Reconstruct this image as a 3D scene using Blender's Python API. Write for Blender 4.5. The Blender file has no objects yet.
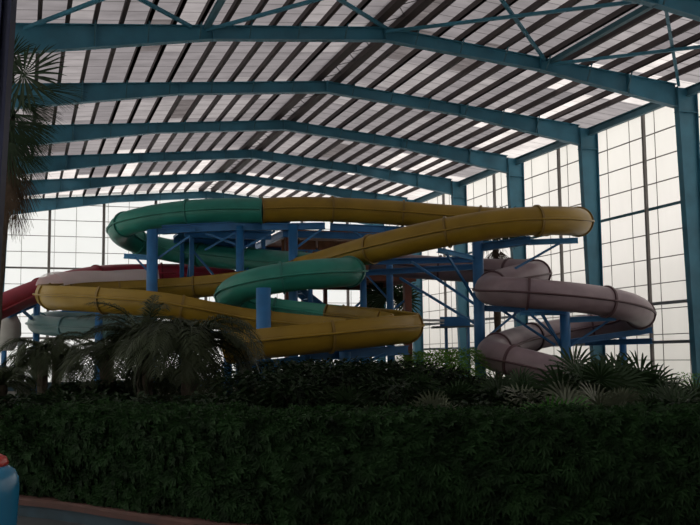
import bpy, math, random
import numpy as np
from mathutils import Vector, Matrix
random.seed(7)
RNG = np.random.default_rng(11)
S = bpy.context.scene
COL = S.collection
V = Vector

# ------------------------------------------------------------------ camera
EYE = V((0, 0, 1.6))
FPX, YAW, PITCH, ROLL = 983.16, .3222137, .09691752, -.01013027
fwd = V((math.sin(YAW)*math.cos(PITCH), math.cos(YAW)*math.cos(PITCH), math.sin(PITCH)))
rgt0 = V((math.cos(YAW), -math.sin(YAW), 0))
up0 = rgt0.cross(fwd)
rgt = rgt0*math.cos(ROLL) + up0*math.sin(ROLL)
upv = -rgt0*math.sin(ROLL) + up0*math.cos(ROLL)
cam = bpy.data.cameras.new('camera'); camo = bpy.data.objects.new('camera', cam); COL.objects.link(camo)
cam.sensor_width = 36; cam.lens = FPX/700*36; cam.clip_end = 500
camo.matrix_world = Matrix(((rgt.x, upv.x, -fwd.x, EYE.x), (rgt.y, upv.y, -fwd.y, EYE.y), (rgt.z, upv.z, -fwd.z, EYE.z), (0, 0, 0, 1)))
S.camera = camo

def at(px, py, d):
    """world point seen at a pixel of the 700x525 photo, d metres along the view axis"""
    return EYE + (fwd + rgt*((px-350)/FPX) - upv*((py-262.5)/FPX))*d
def ground(px, d, z=0.0):
    p = at(px, 300, d); return V((p.x, p.y, z))

# ------------------------------------------------------------------ materials
def mat(name, col, rough=.6, noise=0.0, nscale=3.0, metallic=0.0, spec=.5, translucent=0.0, col2=None, bump=0.0, bscale=40, stretch=None):
    m = bpy.data.materials.new(name); m.use_nodes = True
    nt = m.node_tree; N = nt.nodes; L = nt.links
    b = N['Principled BSDF']; out = N['Material Output']
    b.inputs['Base Color'].default_value = (*col, 1); b.inputs['Roughness'].default_value = rough
    b.inputs['Metallic'].default_value = metallic; b.inputs['Specular IOR Level'].default_value = spec
    tc = N.new('ShaderNodeTexCoord'); mp = N.new('ShaderNodeMapping'); L.new(tc.outputs['Object'], mp.inputs['Vector'])
    if stretch: mp.inputs['Scale'].default_value = stretch
    if noise or col2:
        n = N.new('ShaderNodeTexNoise'); n.inputs['Scale'].default_value = nscale; n.inputs['Detail'].default_value = 6
        L.new(mp.outputs['Vector'], n.inputs['Vector'])
        r = N.new('ShaderNodeValToRGB'); L.new(n.outputs['Fac'], r.inputs['Fac'])
        c2 = col2 if col2 else tuple(c*(1-noise) for c in col)
        r.color_ramp.elements[0].position = .35; r.color_ramp.elements[1].position = .65
        r.color_ramp.elements[0].color = (*c2, 1); r.color_ramp.elements[1].color = (*col, 1)
        L.new(r.outputs['Color'], b.inputs['Base Color'])
    if bump:
        n2 = N.new('ShaderNodeTexNoise'); n2.inputs['Scale'].default_value = bscale; L.new(mp.outputs['Vector'], n2.inputs['Vector'])
        bp = N.new('ShaderNodeBump'); bp.inputs['Strength'].default_value = bump; L.new(n2.outputs['Fac'], bp.inputs['Height']); L.new(bp.outputs['Normal'], b.inputs['Normal'])
    if translucent:
        t = N.new('ShaderNodeBsdfTranslucent'); t.inputs['Color'].default_value = (col[0]*1.3, col[1]*1.5, col[2], 1)
        mx = N.new('ShaderNodeMixShader'); mx.inputs['Fac'].default_value = translucent
        L.new(b.outputs[0], mx.inputs[1]); L.new(t.outputs[0], mx.inputs[2]); L.new(mx.outputs[0], out.inputs['Surface'])
    return m

def sheet(name, tcol, through=.1, dirt=.35, nscale=1.2, stretch=(1, 1, 1), seam=None, tcol2=None):
    """translucent plastic cladding sheet: lets the daylight through, diffuses it, dirty"""
    m = bpy.data.materials.new(name); m.use_nodes = True
    nt = m.node_tree; N = nt.nodes; L = nt.links; out = N['Material Output']
    N.remove(N['Principled BSDF'])
    tc = N.new('ShaderNodeTexCoord'); mp = N.new('ShaderNodeMapping'); mp.inputs['Scale'].default_value = stretch
    L.new(tc.outputs['Object'], mp.inputs['Vector'])
    n = N.new('ShaderNodeTexNoise'); n.inputs['Scale'].default_value = nscale; n.inputs['Detail'].default_value = 5; n.inputs['Roughness'].default_value = .6
    L.new(mp.outputs['Vector'], n.inputs['Vector'])
    r = N.new('ShaderNodeValToRGB'); L.new(n.outputs['Fac'], r.inputs['Fac'])
    r.color_ramp.elements[0].position = .3; r.color_ramp.elements[1].position = .7
    lo = tcol2 if tcol2 else tuple(c*(1-dirt) for c in tcol)
    r.color_ramp.elements[0].color = (*lo, 1); r.color_ramp.elements[1].color = (*tcol, 1)
    colsock = r.outputs['Color']
    if seam:      # overlap seams of the sheets, every seam[1] metres along axis seam[0]
        sx = N.new('ShaderNodeSeparateXYZ'); L.new(tc.outputs['Object'], sx.inputs[0])
        md = N.new('ShaderNodeMath'); md.operation = 'PINGPONG'; md.inputs[1].default_value = seam[1]/2; L.new(sx.outputs[seam[0]], md.inputs[0])
        lt = N.new('ShaderNodeMath'); lt.operation = 'LESS_THAN'; lt.inputs[1].default_value = seam[2]; L.new(md.outputs[0], lt.inputs[0])
        mc = N.new('ShaderNodeMix'); mc.data_type = 'RGBA'; L.new(lt.outputs[0], mc.inputs['Factor']); L.new(colsock, mc.inputs['A'])
        mc.inputs['B'].default_value = (*[c*.3 for c in tcol], 1); colsock = mc.outputs['Result']
    t = N.new('ShaderNodeBsdfTranslucent'); L.new(colsock, t.inputs['Color'])
    d = N.new('ShaderNodeBsdfDiffuse'); d.inputs['Color'].default_value = (*[min(.5, c*.5) for c in tcol], 1)
    tr = N.new('ShaderNodeBsdfTransparent'); L.new(colsock, tr.inputs['Color'])
    m1 = N.new('ShaderNodeMixShader'); m1.inputs['Fac'].default_value = through; L.new(t.outputs[0], m1.inputs[1]); L.new(tr.outputs[0], m1.inputs[2])
    m2 = N.new('ShaderNodeMixShader'); m2.inputs['Fac'].default_value = .08; L.new(m1.outputs[0], m2.inputs[1]); L.new(d.outputs[0], m2.inputs[2])
    L.new(m2.outputs[0], out.inputs['Surface'])
    return m

M = dict(
    teal=mat('teal painted steel', (.045, .205, .30), .5, .25, 1.5),
    purlin=mat('brown primed steel', (.05, .034, .034), .7, .12, .5),
    strut=mat('dull teal steel', (.05, .15, .2), .55, .2, 2),
    girt=mat('grey steel girt', (.20, .18, .17), .6, .2, 2),
    blue=mat('blue painted steel', (.025, .17, .42), .45, .25, 2),
    bluelight=mat('light blue painted steel', (.06, .30, .60), .45, .2, 2),
    brown=mat('red brown painted steel', (.20, .06, .035), .6, .3, 2),
    timber=mat('orange brown timber', (.28, .11, .05), .7, .4, 3),
    greycol=mat('grey steel', (.16, .18, .2), .5, .2, 2),
    green=mat('sea green fibreglass', (.025, .23, .175), .42, 0, 1.5, col2=(.018, .18, .14), spec=.4),
    greenin=mat('green flume inside', (.02, .30, .22), .45, .1, 2),
    yellow=mat('yellow fibreglass', (.31, .19, .02), .42, 0, 1.2, col2=(.24, .145, .014), spec=.35),
    yellowdk=mat('ochre flange', (.20, .12, .02), .5),
    greendk=mat('dark green flange', (.02, .16, .13), .5),
    mauve=mat('mauve fibreglass', (.30, .22, .245), .42, 0, 1.5, col2=(.23, .165, .19)),
    mauvedk=mat('dark mauve flange', (.10, .05, .06), .5),
    red=mat('red fibreglass', (.36, .02, .045), .4, .2, 1.5),
    reddk=mat('dark red flange', (.16, .01, .02), .5),
    pale=mat('pale teal fibreglass', (.13, .24, .25), .4, .15, 1.5),
    paledk=mat('pale teal flange', (.10, .22, .24), .5),
    palegrey=mat('pale grey fibreglass', (.5, .5, .48), .5, .15, 3),
    soil=mat('dark soil', (.035, .028, .02), .95, .5, 6, bump=.4),
    paving=mat('grey blue paving', (.06, .07, .08), .7, .3, 4, bump=.2),
    capred=mat('red brown curb top', (.10, .042, .035), .7, .35, 4, bump=.2),
    curbblue=mat('blue painted curb side', (.025, .06, .09), .6, .35, 4, bump=.2),
    binblue=mat('glossy blue plastic', (.02, .20, .38), .22, .1, 3),
    binred=mat('glossy red plastic', (.5, .04, .03), .3),
    backwall=mat('grey plaster', (.10, .10, .11), .8, .3, 1),
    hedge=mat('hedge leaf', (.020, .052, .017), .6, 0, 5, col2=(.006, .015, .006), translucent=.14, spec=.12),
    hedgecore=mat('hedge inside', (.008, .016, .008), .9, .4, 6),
    fan=mat('fan palm leaf', (.034, .062, .03), .45, .35, 6, spec=.15, translucent=.1),
    fandark=mat('deep green fan palm leaf', (.018, .036, .016), .5, .3, 6, spec=.15, translucent=.08),
    fanpale=mat('pale fan palm leaf', (.14, .155, .115), .5, .35, 6, spec=.15, translucent=.12),
    deadfan=mat('dry brown palm leaf', (.07, .045, .03), .7, .4, 6, spec=.15, translucent=.1),
    bright=mat('bright green palm leaf', (.05, .17, .03), .5, .3, 6, spec=.15, translucent=.25),
    feather=mat('date palm leaflet', (.038, .05, .025), .5, .4, 5, spec=.15, translucent=.08),
    trunk=mat('palm bark', (.075, .055, .04), .9, .4, 8, bump=.5),
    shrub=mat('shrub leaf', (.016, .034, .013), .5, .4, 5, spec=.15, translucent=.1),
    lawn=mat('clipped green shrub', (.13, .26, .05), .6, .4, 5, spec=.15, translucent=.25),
    grass=mat('grass', (.04, .09, .02), .8, .4, 5, bump=.5),
    white=mat('white painted pipe', (.6, .6, .6), .4),
    post=mat('dark violet blue steel', (.012, .015, .05), .5, .2, 2, spec=.25),
    fix=mat('dark fitting', (.02, .02, .022), .6),
)
SH_RIGHT = sheet('right wall sheet', (.88, .84, .80), .03, .09, .35, (1, 1.4, .5))
SH_BACK = sheet('back wall sheet', (.90, .885, .90), .03, .04, .3)
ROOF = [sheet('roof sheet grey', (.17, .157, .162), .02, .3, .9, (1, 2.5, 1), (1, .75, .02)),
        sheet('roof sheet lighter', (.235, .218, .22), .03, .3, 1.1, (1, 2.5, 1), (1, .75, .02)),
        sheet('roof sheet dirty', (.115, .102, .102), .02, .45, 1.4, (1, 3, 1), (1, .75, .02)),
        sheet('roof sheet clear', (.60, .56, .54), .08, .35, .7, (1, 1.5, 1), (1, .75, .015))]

# ------------------------------------------------------------------ mesh helpers
class MB:
    def __init__(s): s.v = []; s.f = []; s.mi = []; s.n = 0
    def add(s, vs, fs, m=0):
        o = len(s.v); s.v += [tuple(p) for p in vs]; s.f += [tuple(i+o for i in f) for f in fs]; s.mi += [m]*len(fs)
    def box(s, c, sx, sy, sz, ax=None, m=0):
        c = V(c); A = ax or (V((1, 0, 0)), V((0, 1, 0)), V((0, 0, 1)))
        vs = [c + A[0]*(i*sx/2) + A[1]*(j*sy/2) + A[2]*(k*sz/2) for i in (-1, 1) for j in (-1, 1) for k in (-1, 1)]
        s.add(vs, [(0, 1, 3, 2), (4, 6, 7, 5), (0, 4, 5, 1), (2, 3, 7, 6), (0, 2, 6, 4), (1, 5, 7, 3)], m)
    def bar(s, a, b, w, h, m=0, upd=V((0, 0, 1))):
        a = V(a); b = V(b); t = (b-a); l = t.length; t.normalize()
        side = t.cross(upd)
        if side.length < 1e-4: side = V((1, 0, 0))
        side.normalize(); u = side.cross(t)
        s.box((a+b)/2, l, w, h, (t, side, u), m)
    def ibeam(s, a, b, w, h, m=0, upd=V((0, 0, 1)), tf=.03, tw=.02):
        a = V(a); b = V(b); t = (b-a); l = t.length; t.normalize()
        side = t.cross(upd); side.normalize(); u = side.cross(t); c = (a+b)/2
        s.box(c, l, tw, h-2*tf, (t, side, u), m)
        s.box(c+u*(h/2-tf/2), l, w, tf, (t, side, u), m); s.box(c-u*(h/2-tf/2), l, w, tf, (t, side, u), m)
    def tube(s, pts, rad, n=10, m=0, cap=True):
        pts = [V(p) for p in pts]; rad = rad if isinstance(rad, (list, tuple)) else [rad]*len(pts)
        rings = []; prev = None
        for i, p in enumerate(pts):
            t = (pts[min(i+1, len(pts)-1)]-pts[max(i-1, 0)]).normalized()
            if prev is None:
                a = t.cross(V((0, 0, 1)));
                if a.length < 1e-3: a = t.cross(V((1, 0, 0)))
                a.normalize()
            else:
                a = (prev - t*prev.dot(t)).normalized()
            prev = a; b = t.cross(a)
            rings.append([p + (a*math.cos(2*math.pi*k/n)+b*math.sin(2*math.pi*k/n))*rad[i] for k in range(n)])
        vs = [q for r in rings for q in r]; fs = []
        for i in range(len(pts)-1):
            for k in range(n):
                fs.append((i*n+k, i*n+(k+1) % n, (i+1)*n+(k+1) % n, (i+1)*n+k))
        if cap: fs.append(tuple(range(n))[::-1]); fs.append(tuple((len(pts)-1)*n+k for k in range(n)))
        s.add(vs, fs, m)
    def lathe(s, c, prof, n=28, m=0):
        c = V(c); vs = []; fs = []
        for (r, z) in prof:
            for k in range(n): vs.append(c+V((r*math.cos(2*math.pi*k/n), r*math.sin(2*math.pi*k/n), z)))
        for i in range(len(prof)-1):
            for k in range(n): fs.append((i*n+k, i*n+(k+1) % n, (i+1)*n+(k+1) % n, (i+1)*n+k))
        fs.append(tuple(range(n))[::-1]); fs.append(tuple((len(prof)-1)*n+k for k in range(n)))
        s.add(vs, fs, m)
    def build(s, name, mats, parent=None, smooth=False, origin=None):
        me = bpy.data.meshes.new(name)
        o0 = V(origin) if origin is not None else V((0, 0, 0))
        vs = s.v if o0.length == 0 else [(x-o0.x, y-o0.y, z-o0.z) for x, y, z in s.v]
        me.from_pydata(vs, [], s.f)
        for m in (mats if isinstance(mats, list) else [mats]): me.materials.append(m)
        if isinstance(mats, list) and len(mats) > 1: me.polygons.foreach_set('material_index', s.mi)
        if smooth: me.polygons.foreach_set('use_smooth', [True]*len(me.polygons))
        me.update()
        o = bpy.data.objects.new(name, me); COL.objects.link(o)
        if parent is not None:
            o.parent = parent
            w = V((0, 0, 0)); q = parent
            while q is not None: w += V(q.location); q = q.parent
            o.location = o0 - w
        elif origin is not None: o.location = o0
        return o

def thing(name, label, cat, loc=(0, 0, 0), group=None):
    o = bpy.data.objects.new(name, None); COL.objects.link(o); o.location = loc; o.empty_display_size = .2
    o['label'] = label; o['category'] = cat
    if group: o['group'] = group
    return o
def tag(o, label, cat, group=None, kind=None):
    o['label'] = label; o['category'] = cat
    if group: o['group'] = group
    if kind: o['kind'] = kind
    return o
def struct(o, label=None):
    o['kind'] = 'structure'
    if label: o['label'] = label
    return o
ORD = ['nearest', 'second', 'third', 'fourth', 'fifth', 'sixth', 'seventh', 'eighth', 'ninth', 'tenth', 'eleventh', 'twelfth', 'thirteenth', 'fourteenth', 'fifteenth']

# ------------------------------------------------------------------ building
XL, XR, XC = -1.6, 21.2, 10.15            # column outer faces, ridge
ZR = 11.45                                # rafter top at the ridge
SL = .089
def ztop(x): return ZR - SL*abs(x-XC)
Y1, BAY, NB = 26.87, 6.0, 5
YB = Y1 + NB*BAY                          # 56.87 last frame
YF = -9.0                                 # wall behind the camera
XWL, XWR, YWB = -1.75, 21.55, 57.25

# floor and soil
b = MB(); b.box(((XWL+XWR)/2, (YF+YWB)/2, -.1), XWR-XWL, YWB-YF, .2); struct(b.build('floor', M['soil']))

def poly_x(mb, pts, y0, y1, m=0):
    """extrude a polygon in the XZ plane along Y"""
    n = len(pts); vs = [(x, y0, z) for x, z in pts]+[(x, y1, z) for x, z in pts]
    fs = [tuple(range(n)), tuple(range(2*n-1, n-1, -1))]+[(i, i+n, (i+1) % n+n, (i+1) % n) for i in range(n)]
    mb.add(vs, fs, m)

def rdepth(x):
    """rafter depth grows from the splice to the eaves"""
    d = abs(x-XC)
    return .40 + max(0, (d-5.2))/5.6*.42
def pur(side, j):
    """distance of purlin j from the ridge"""
    if j == 0: return .36
    return (.585+.715*j) if side < 0 else (.20+.74*j)
def frame(k):
    y = Y1+k*BAY
    idx = k+1
    lab = ['teal portal frame nearest the camera, cut off by the top right corner',
           'teal portal frame across the top of the view, diagonals braced to the nearest one',
           'third teal portal frame back from the camera, first one fully free of diagonal bracing',
           'fourth teal portal frame back from the camera',
           'fifth teal portal frame back from the camera',
           'sixth teal portal frame back, second last before the back wall',
           'last teal portal frame, standing directly against the bright back wall'][idx]
    t = thing('portal_frame', lab, 'steel frame', (XC, y, 0), 'portal frames of the hall')
    fw = .26
    for side in (-1, 1):
        xe = XL if side < 0 else XR
        xs = [XC + side*d for d in (0, 5.2, abs(xe-XC)-(.78 if side > 0 else .8))]
        mb = MB()
        for i in range(2):
            a, c = xs[i], xs[i+1]
            za, zc = ztop(a), ztop(c); da, dc = rdepth(a), rdepth(c)
            poly_x(mb, [(a, za), (c, zc), (c, zc-dc), (a, za-da)], y-.008, y+.008)
            poly_x(mb, [(a, za), (c, zc), (c, zc-.02), (a, za-.02)], y-fw/2, y+fw/2)
            poly_x(mb, [(a, za-da), (c, zc-dc), (c, zc-dc+.02), (a, za-da+.02)], y-fw/2, y+fw/2)
        for d in (.0, 5.2, 8.4):
            x = XC+side*d; mb.box((x+side*.012, y, ztop(x)-rdepth(x)/2), .024, fw+.02, rdepth(x)+.02)
        mb.build('rafter', M['teal'], t)
        # tapered column
        mb = MB(); zt = ztop(xe)-.02
        wt, wb = (.78, .48) if side > 0 else (.80, .45)
        xi_t, xi_b = xe-side*wt, xe-side*wb
        poly_x(mb, [(xe, 0), (xe, zt), (xi_t, zt), (xi_b, 0)], y-.008, y+.008)
        poly_x(mb, [(xe, 0), (xe, zt), (xe-side*.02, zt), (xe-side*.02, 0)], y-fw/2, y+fw/2)
        poly_x(mb, [(xi_b, 0), (xi_t, zt), (xi_t+side*.02, zt), (xi_b+side*.02, 0)], y-fw/2, y+fw/2)
        mb.box(((xe+xi_t)/2, y, zt-.83), wt, fw, .02)
        mb.box(((xe+xi_b)/2, y, .03), wb+.1, fw+.1, .06)
        mb.build('column', M['teal'], t)
        # fly braces from the rafter's bottom flange up to every third purlin
        for j in range(1, 13, 2):
            x = XC+side*pur(side, j)
            for sy in (-1, 1):
                mb = MB(); mb.bar((x, y+sy*.1, ztop(x)-rdepth(x)+.03), (x, y+sy*.42, ztop(x)+.03), .035, .035, upd=V((1, 0, 0)))
                mb.build('fly_brace', M['strut'], t)
    return t
for k in range(-1, NB+1): frame(k)

# purlins (one continuous line each)
n_pur = {-1: 15, 1: 14}
for side in (-1, 1):
    for j in range(n_pur[side]):
        x = XC+side*pur(side, j)
        if j == 0: w, h = .26, .26
        else: w, h = .095, .175
        z = ztop(x)+h/2+.005
        mb = MB(); mb.box((x, (14+YB)/2, z), w, YB-14, h); mb.box((x, (14+YB)/2, z-h/2+.01), w+.02, YB-14, .02)
        o = mb.build('roof_purlin', M['purlin'])
        where = 'right' if side > 0 else 'left'
        nm = ['first']+ORD[1:]
        tag(o, f'dark brown roof purlin, {nm[j]} one {where} of the ridge', 'roof beam', 'roof purlins under the roof sheets')
# ridge lacing rods between the two ridge purlins
y = 14.6; i = 0
mb = MB()
while y < YB-1:
    sgn = 1 if i % 2 == 0 else -1
    mb.bar((XC-.24*sgn, y, ZR+.05), (XC+.24*sgn, y+.75, ZR+.05), .018, .018); y += .75; i += 1
o = mb.build('ridge_lacing', M['fix']); tag(o, 'thin dark zigzag lacing rods running between the twin ridge purlins', 'lacing rods')

# diagonal bracing in the first bay
panels = [(-.1, 4.3), (4.75, XC), (XC, 15.45), (15.75, 20.45)]
ya, yb = Y1-BAY, Y1
pos = ['far left', 'inner left', 'inner right', 'far right']
for i in range(4):
    for flip in (0, 1):
        a, c = panels[i] if not flip else panels[i][::-1]
        mb = MB(); zz = .06+.10*flip; mb.bar((a, ya+.15, ztop(a)-zz), (c, yb-.15, ztop(c)-zz), .09, .09)
        o = mb.build('diagonal_brace', M['teal'])
        tag(o, f'thin teal roof diagonal, {pos[i]} panel of the nearest bay, running back {"leftward" if flip else "rightward"}', 'brace', 'roof diagonal braces of the nearest bay')
for x, w in ((4.75, 'left'), (15.75, 'right')):
    mb = MB(); mb.bar((x, ya+.1, ztop(x)-.06), (x, yb-.1, ztop(x)-.06), .15, .15)
    tag(mb.build('roof_strut', M['strut']), f'thick dull teal roof strut in the nearest bay, {w} slope', 'strut')
for x, w in ((20.9, 'right'), (-1.3, 'left')):
    mb = MB(); mb.ibeam((x, 14, ztop(x)-.18), (x, YB, ztop(x)-.18), .16, .30)
    tag(mb.build('eave_beam', M['strut']), f'long dark eave beam joining the column tops along the {w} wall', 'beam')
# vertical rod beside column of second frame, wall cross rods seen right
# ceiling: sheets on the purlins
mb = MB(); zoff = .185
ny = [YF, -3, 3, 9, 14.87]+[Y1+k*BAY for k in range(-1, NB+1)]+[YWB+.1]
ylines = []
for a, c in zip(ny[:-1], ny[1:]):
    for q in range(2): ylines.append((a+(c-a)*q/2, a+(c-a)*(q+1)/2))
for side in (-1, 1):
    xe = abs((XWL if side < 0 else XWR)-XC)+.15
    ds = [0]+[pur(side, j) for j in range(n_pur[side])]+[xe]
    ds = sorted(set([d for d in ds if d < xe]+[xe]))
    for i in range(len(ds)-1):
        for (a, c) in ylines:
            x0, x1 = XC+side*ds[i], XC+side*ds[i+1]
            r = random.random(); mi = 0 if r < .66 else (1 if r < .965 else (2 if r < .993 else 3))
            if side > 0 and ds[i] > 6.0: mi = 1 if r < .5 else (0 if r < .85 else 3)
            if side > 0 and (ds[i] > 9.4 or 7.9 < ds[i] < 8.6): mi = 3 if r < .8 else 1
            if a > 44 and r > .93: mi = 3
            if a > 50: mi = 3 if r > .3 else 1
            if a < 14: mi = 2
            mb.add([(x0, a, ztop(x0)+zoff), (x1, a, ztop(x1)+zoff), (x1, c, ztop(x1)+zoff), (x0, c, ztop(x0)+zoff)], [(0, 1, 2, 3)], mi)
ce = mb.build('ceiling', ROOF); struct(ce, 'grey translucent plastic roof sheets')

# walls ---------------------------------------------------------------
ZW = lambda x: ztop(x)+zoff
def wall_plane(name, pts, m, label):
    mb = MB(); mb.add(pts, [tuple(range(len(pts)))]); return struct(mb.build(name, m), label)
wr = wall_plane('wall_right', [(XWR, YF, 0), (XWR, YWB, 0), (XWR, YWB, ZW(XWR)), (XWR, YF, ZW(XWR))], SH_RIGHT, 'bright translucent side wall of plastic sheets')
wl = wall_plane('wall_left', [(XWL, YF, 0), (XWL, YWB, 0), (XWL, YWB, ZW(XWL)), (XWL, YF, ZW(XWL))], SH_RIGHT, 'translucent side wall of plastic sheets')
wb_ = wall_plane('wall_back', [(XWL, YWB, 0), (XWR, YWB, 0), (XWR, YWB, ZW(XWR)), (XC, YWB, ZW(XC)), (XWL, YWB, ZW(XWL))], SH_BACK, 'bright translucent gable wall of plastic sheets')
mb = MB(); poly_x(mb, [(XWL, 0), (XWR, 0), (XWR, ZW(XWR)), (XC, ZW(XC)), (XWL, ZW(XWL))], YF-.2, YF); struct(mb.build('wall_front', M['backwall']))
ROW = .905
rows = [10.47-ROW*i for i in range(12)]
for z in rows:
    if z < .1: continue
    thick = abs(z-6.85) < .1
    h = .10 if thick else .028
    mb = MB(); mb.box((XWR-.05, (14+YWB)/2, z), .06, YWB-14, h); mb.build('girt', M['strut'] if thick else M['girt'], wr)
    zb = z-1.02+.9
    mb = MB(); thickb = abs(z-6.85) < .1
    mb.box(((XWL+XWR)/2, YWB-.05, z-.08), XWR-XWL, .06, .10 if thickb else .03); mb.build('girt', M['girt'], wb_)
    if z < 10: mb = MB(); mb.box((XWL+.05, (6+YWB)/2, z), .06, YWB-6, .035); mb.build('girt', M['girt'], wl)
for z in (3.42, 2.05):
    mb = MB(); mb.box((XWR-.12, (14+YWB)/2, z), .10, YWB-14, .11); mb.build('girt', M['greycol'], wr)
mb = MB(); mb.box(((XWL+XWR)/2, YWB-.12, 2.87), XWR-XWL, .1, .12); mb.build('girt', M['girt'], wb_)
# thin vertical sheet joints on the walls
for k in range(-1, NB):
    y0 = Y1+k*BAY
    for dy in (1.25, 2.72, 4.28, 5.75):
        mb = MB(); mb.box((XWR-.03, y0+dy, ZW(XWR)/2), .02, .02, ZW(XWR)-.1); mb.build('sheet_joint', M['girt'], wr)
for i in range(8):
    x = -.12+2.92*i
    mb = MB(); mb.box((x, YWB-.03, ZW(x)/2), .025, .03, ZW(x)-.1); mb.build('sheet_joint', M['girt'], wb_)
    if x+1.75 < XWR:
        mb = MB(); mb.box((x+1.75, YWB-.03, ZW(x)/2), .02, .03, ZW(x)-.2); mb.build('sheet_joint', M['girt'], wb_)
# wall posts: one per bay in the right wall, a row in the back wall
for k in range(-1, NB):
    y = Y1+k*BAY+3.2
    mb = MB(); mb.box((XWR-.16, y, 5.22), .11, .10, 10.44); mb.box((XWR-.16, y, .05), .25, .25, .1)
    tag(mb.build('wall_post', M['girt']), f'grey steel wall post in the right wall, midway in the {["first","second","third","fourth","fifth","sixth"][k+1]} bay from the camera', 'post', 'steel posts of the right wall')
for i, x in enumerate((1.35, 4.3, 7.22, 10.15, 13.07, 16.0, 18.9)):
    mb = MB(); h = ztop(x)-.35; mb.box((x, YWB-.18, h/2), .15, .14, h); mb.box((x, YWB-.18, .05), .3, .26, .1)
    tag(mb.build('wall_post', M['girt']), f'grey steel wall post against the back wall, {["first","second","third","fourth","fifth","sixth","seventh"][i]} from the left corner', 'post', 'steel posts of the back wall')
mb = MB(); mb.box(((XWL+XWR)/2, YWB-.3, .22), XWR-XWL-.1, .1, .44); struct(mb.build('baseboard_back', M['curbblue']))
mb = MB(); mb.box((XWR-.25, (14+YWB)/2, .2), .1, YWB-15, .4); struct(mb.build('baseboard_right', M['greycol']))

# ------------------------------------------------------------------ water slides
def catmull(P, step=.22):
    P = [V(p) for p in P]; Q = [P[0]*2-P[1]]+P+[P[-1]*2-P[-2]]; out = []
    for i in range(1, len(Q)-2):
        n = max(2, int((Q[i+1]-Q[i]).length/step))
        for k in range(n):
            t = k/n; a, b_, c, d = Q[i-1], Q[i], Q[i+1], Q[i+2]
            out.append(.5*((2*b_)+(c-a)*t+(2*a-5*b_+4*c-d)*t*t+(3*b_-a-3*c+d)*t*t*t))
    out.append(P[-1]); return out

def smooth_path(pts, it=6):
    for _ in range(it):
        pts = [pts[0]]+[(pts[i-1]+pts[i]*2+pts[i+1])/4 for i in range(1, len(pts)-1)]+[pts[-1]]
    return pts

def frames_of(pts):
    F = []
    for i, p in enumerate(pts):
        t = (pts[min(i+1, len(pts)-1)]-pts[max(i-1, 0)]); t.normalize()
        s_ = t.cross(V((0, 0, 1))).normalized(); u = s_.cross(t).normalized(); F.append((p, s_, u))
    return F

def prof_closed(R):
    pr = []
    N_ = 32
    for k in range(N_):
        a = 2*math.pi*k/N_; pr.append((R*math.cos(a), R*math.sin(a)))
    return pr
def prof_open(R, lip=42, th=.03):
    a0 = math.radians(lip); N_ = 26; out = []; inn = []
    for k in range(N_+1):
        a = a0 - k*(math.pi+2*a0)/N_
        out.append((R*math.cos(a), R*math.sin(a))); inn.append(((R-th)*math.cos(a), (R-th)*math.sin(a)))
    tip0, tip1 = out[0], out[-1]
    return [(tip0[0]+.05, tip0[1]+.0), (tip0[0]+.05, tip0[1]-.035)]+out[1:-1]+[(tip1[0]-.05, tip1[1]-.035), (tip1[0]-.05, tip1[1])]+inn[::-1]

def sweep(mb, F, prof, m=0, capends=True):
    n = len(prof); vs = [p+s_*x+u*y for (p, s_, u) in F for (x, y) in prof]
    fs = [(i*n+k, i*n+(k+1) % n, (i+1)*n+(k+1) % n, (i+1)*n+k) for i in range(len(F)-1) for k in range(n)]
    mb.add(vs, fs, m)
def ribs(mb, F, R, m=0):
    for sg in (-1, 1):
        pr = [(sg*(R-.01), -.035), (sg*(R+.075), -.025), (sg*(R+.075), .02), (sg*(R-.01), .035)]
        sweep(mb, F, pr, m)

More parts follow.
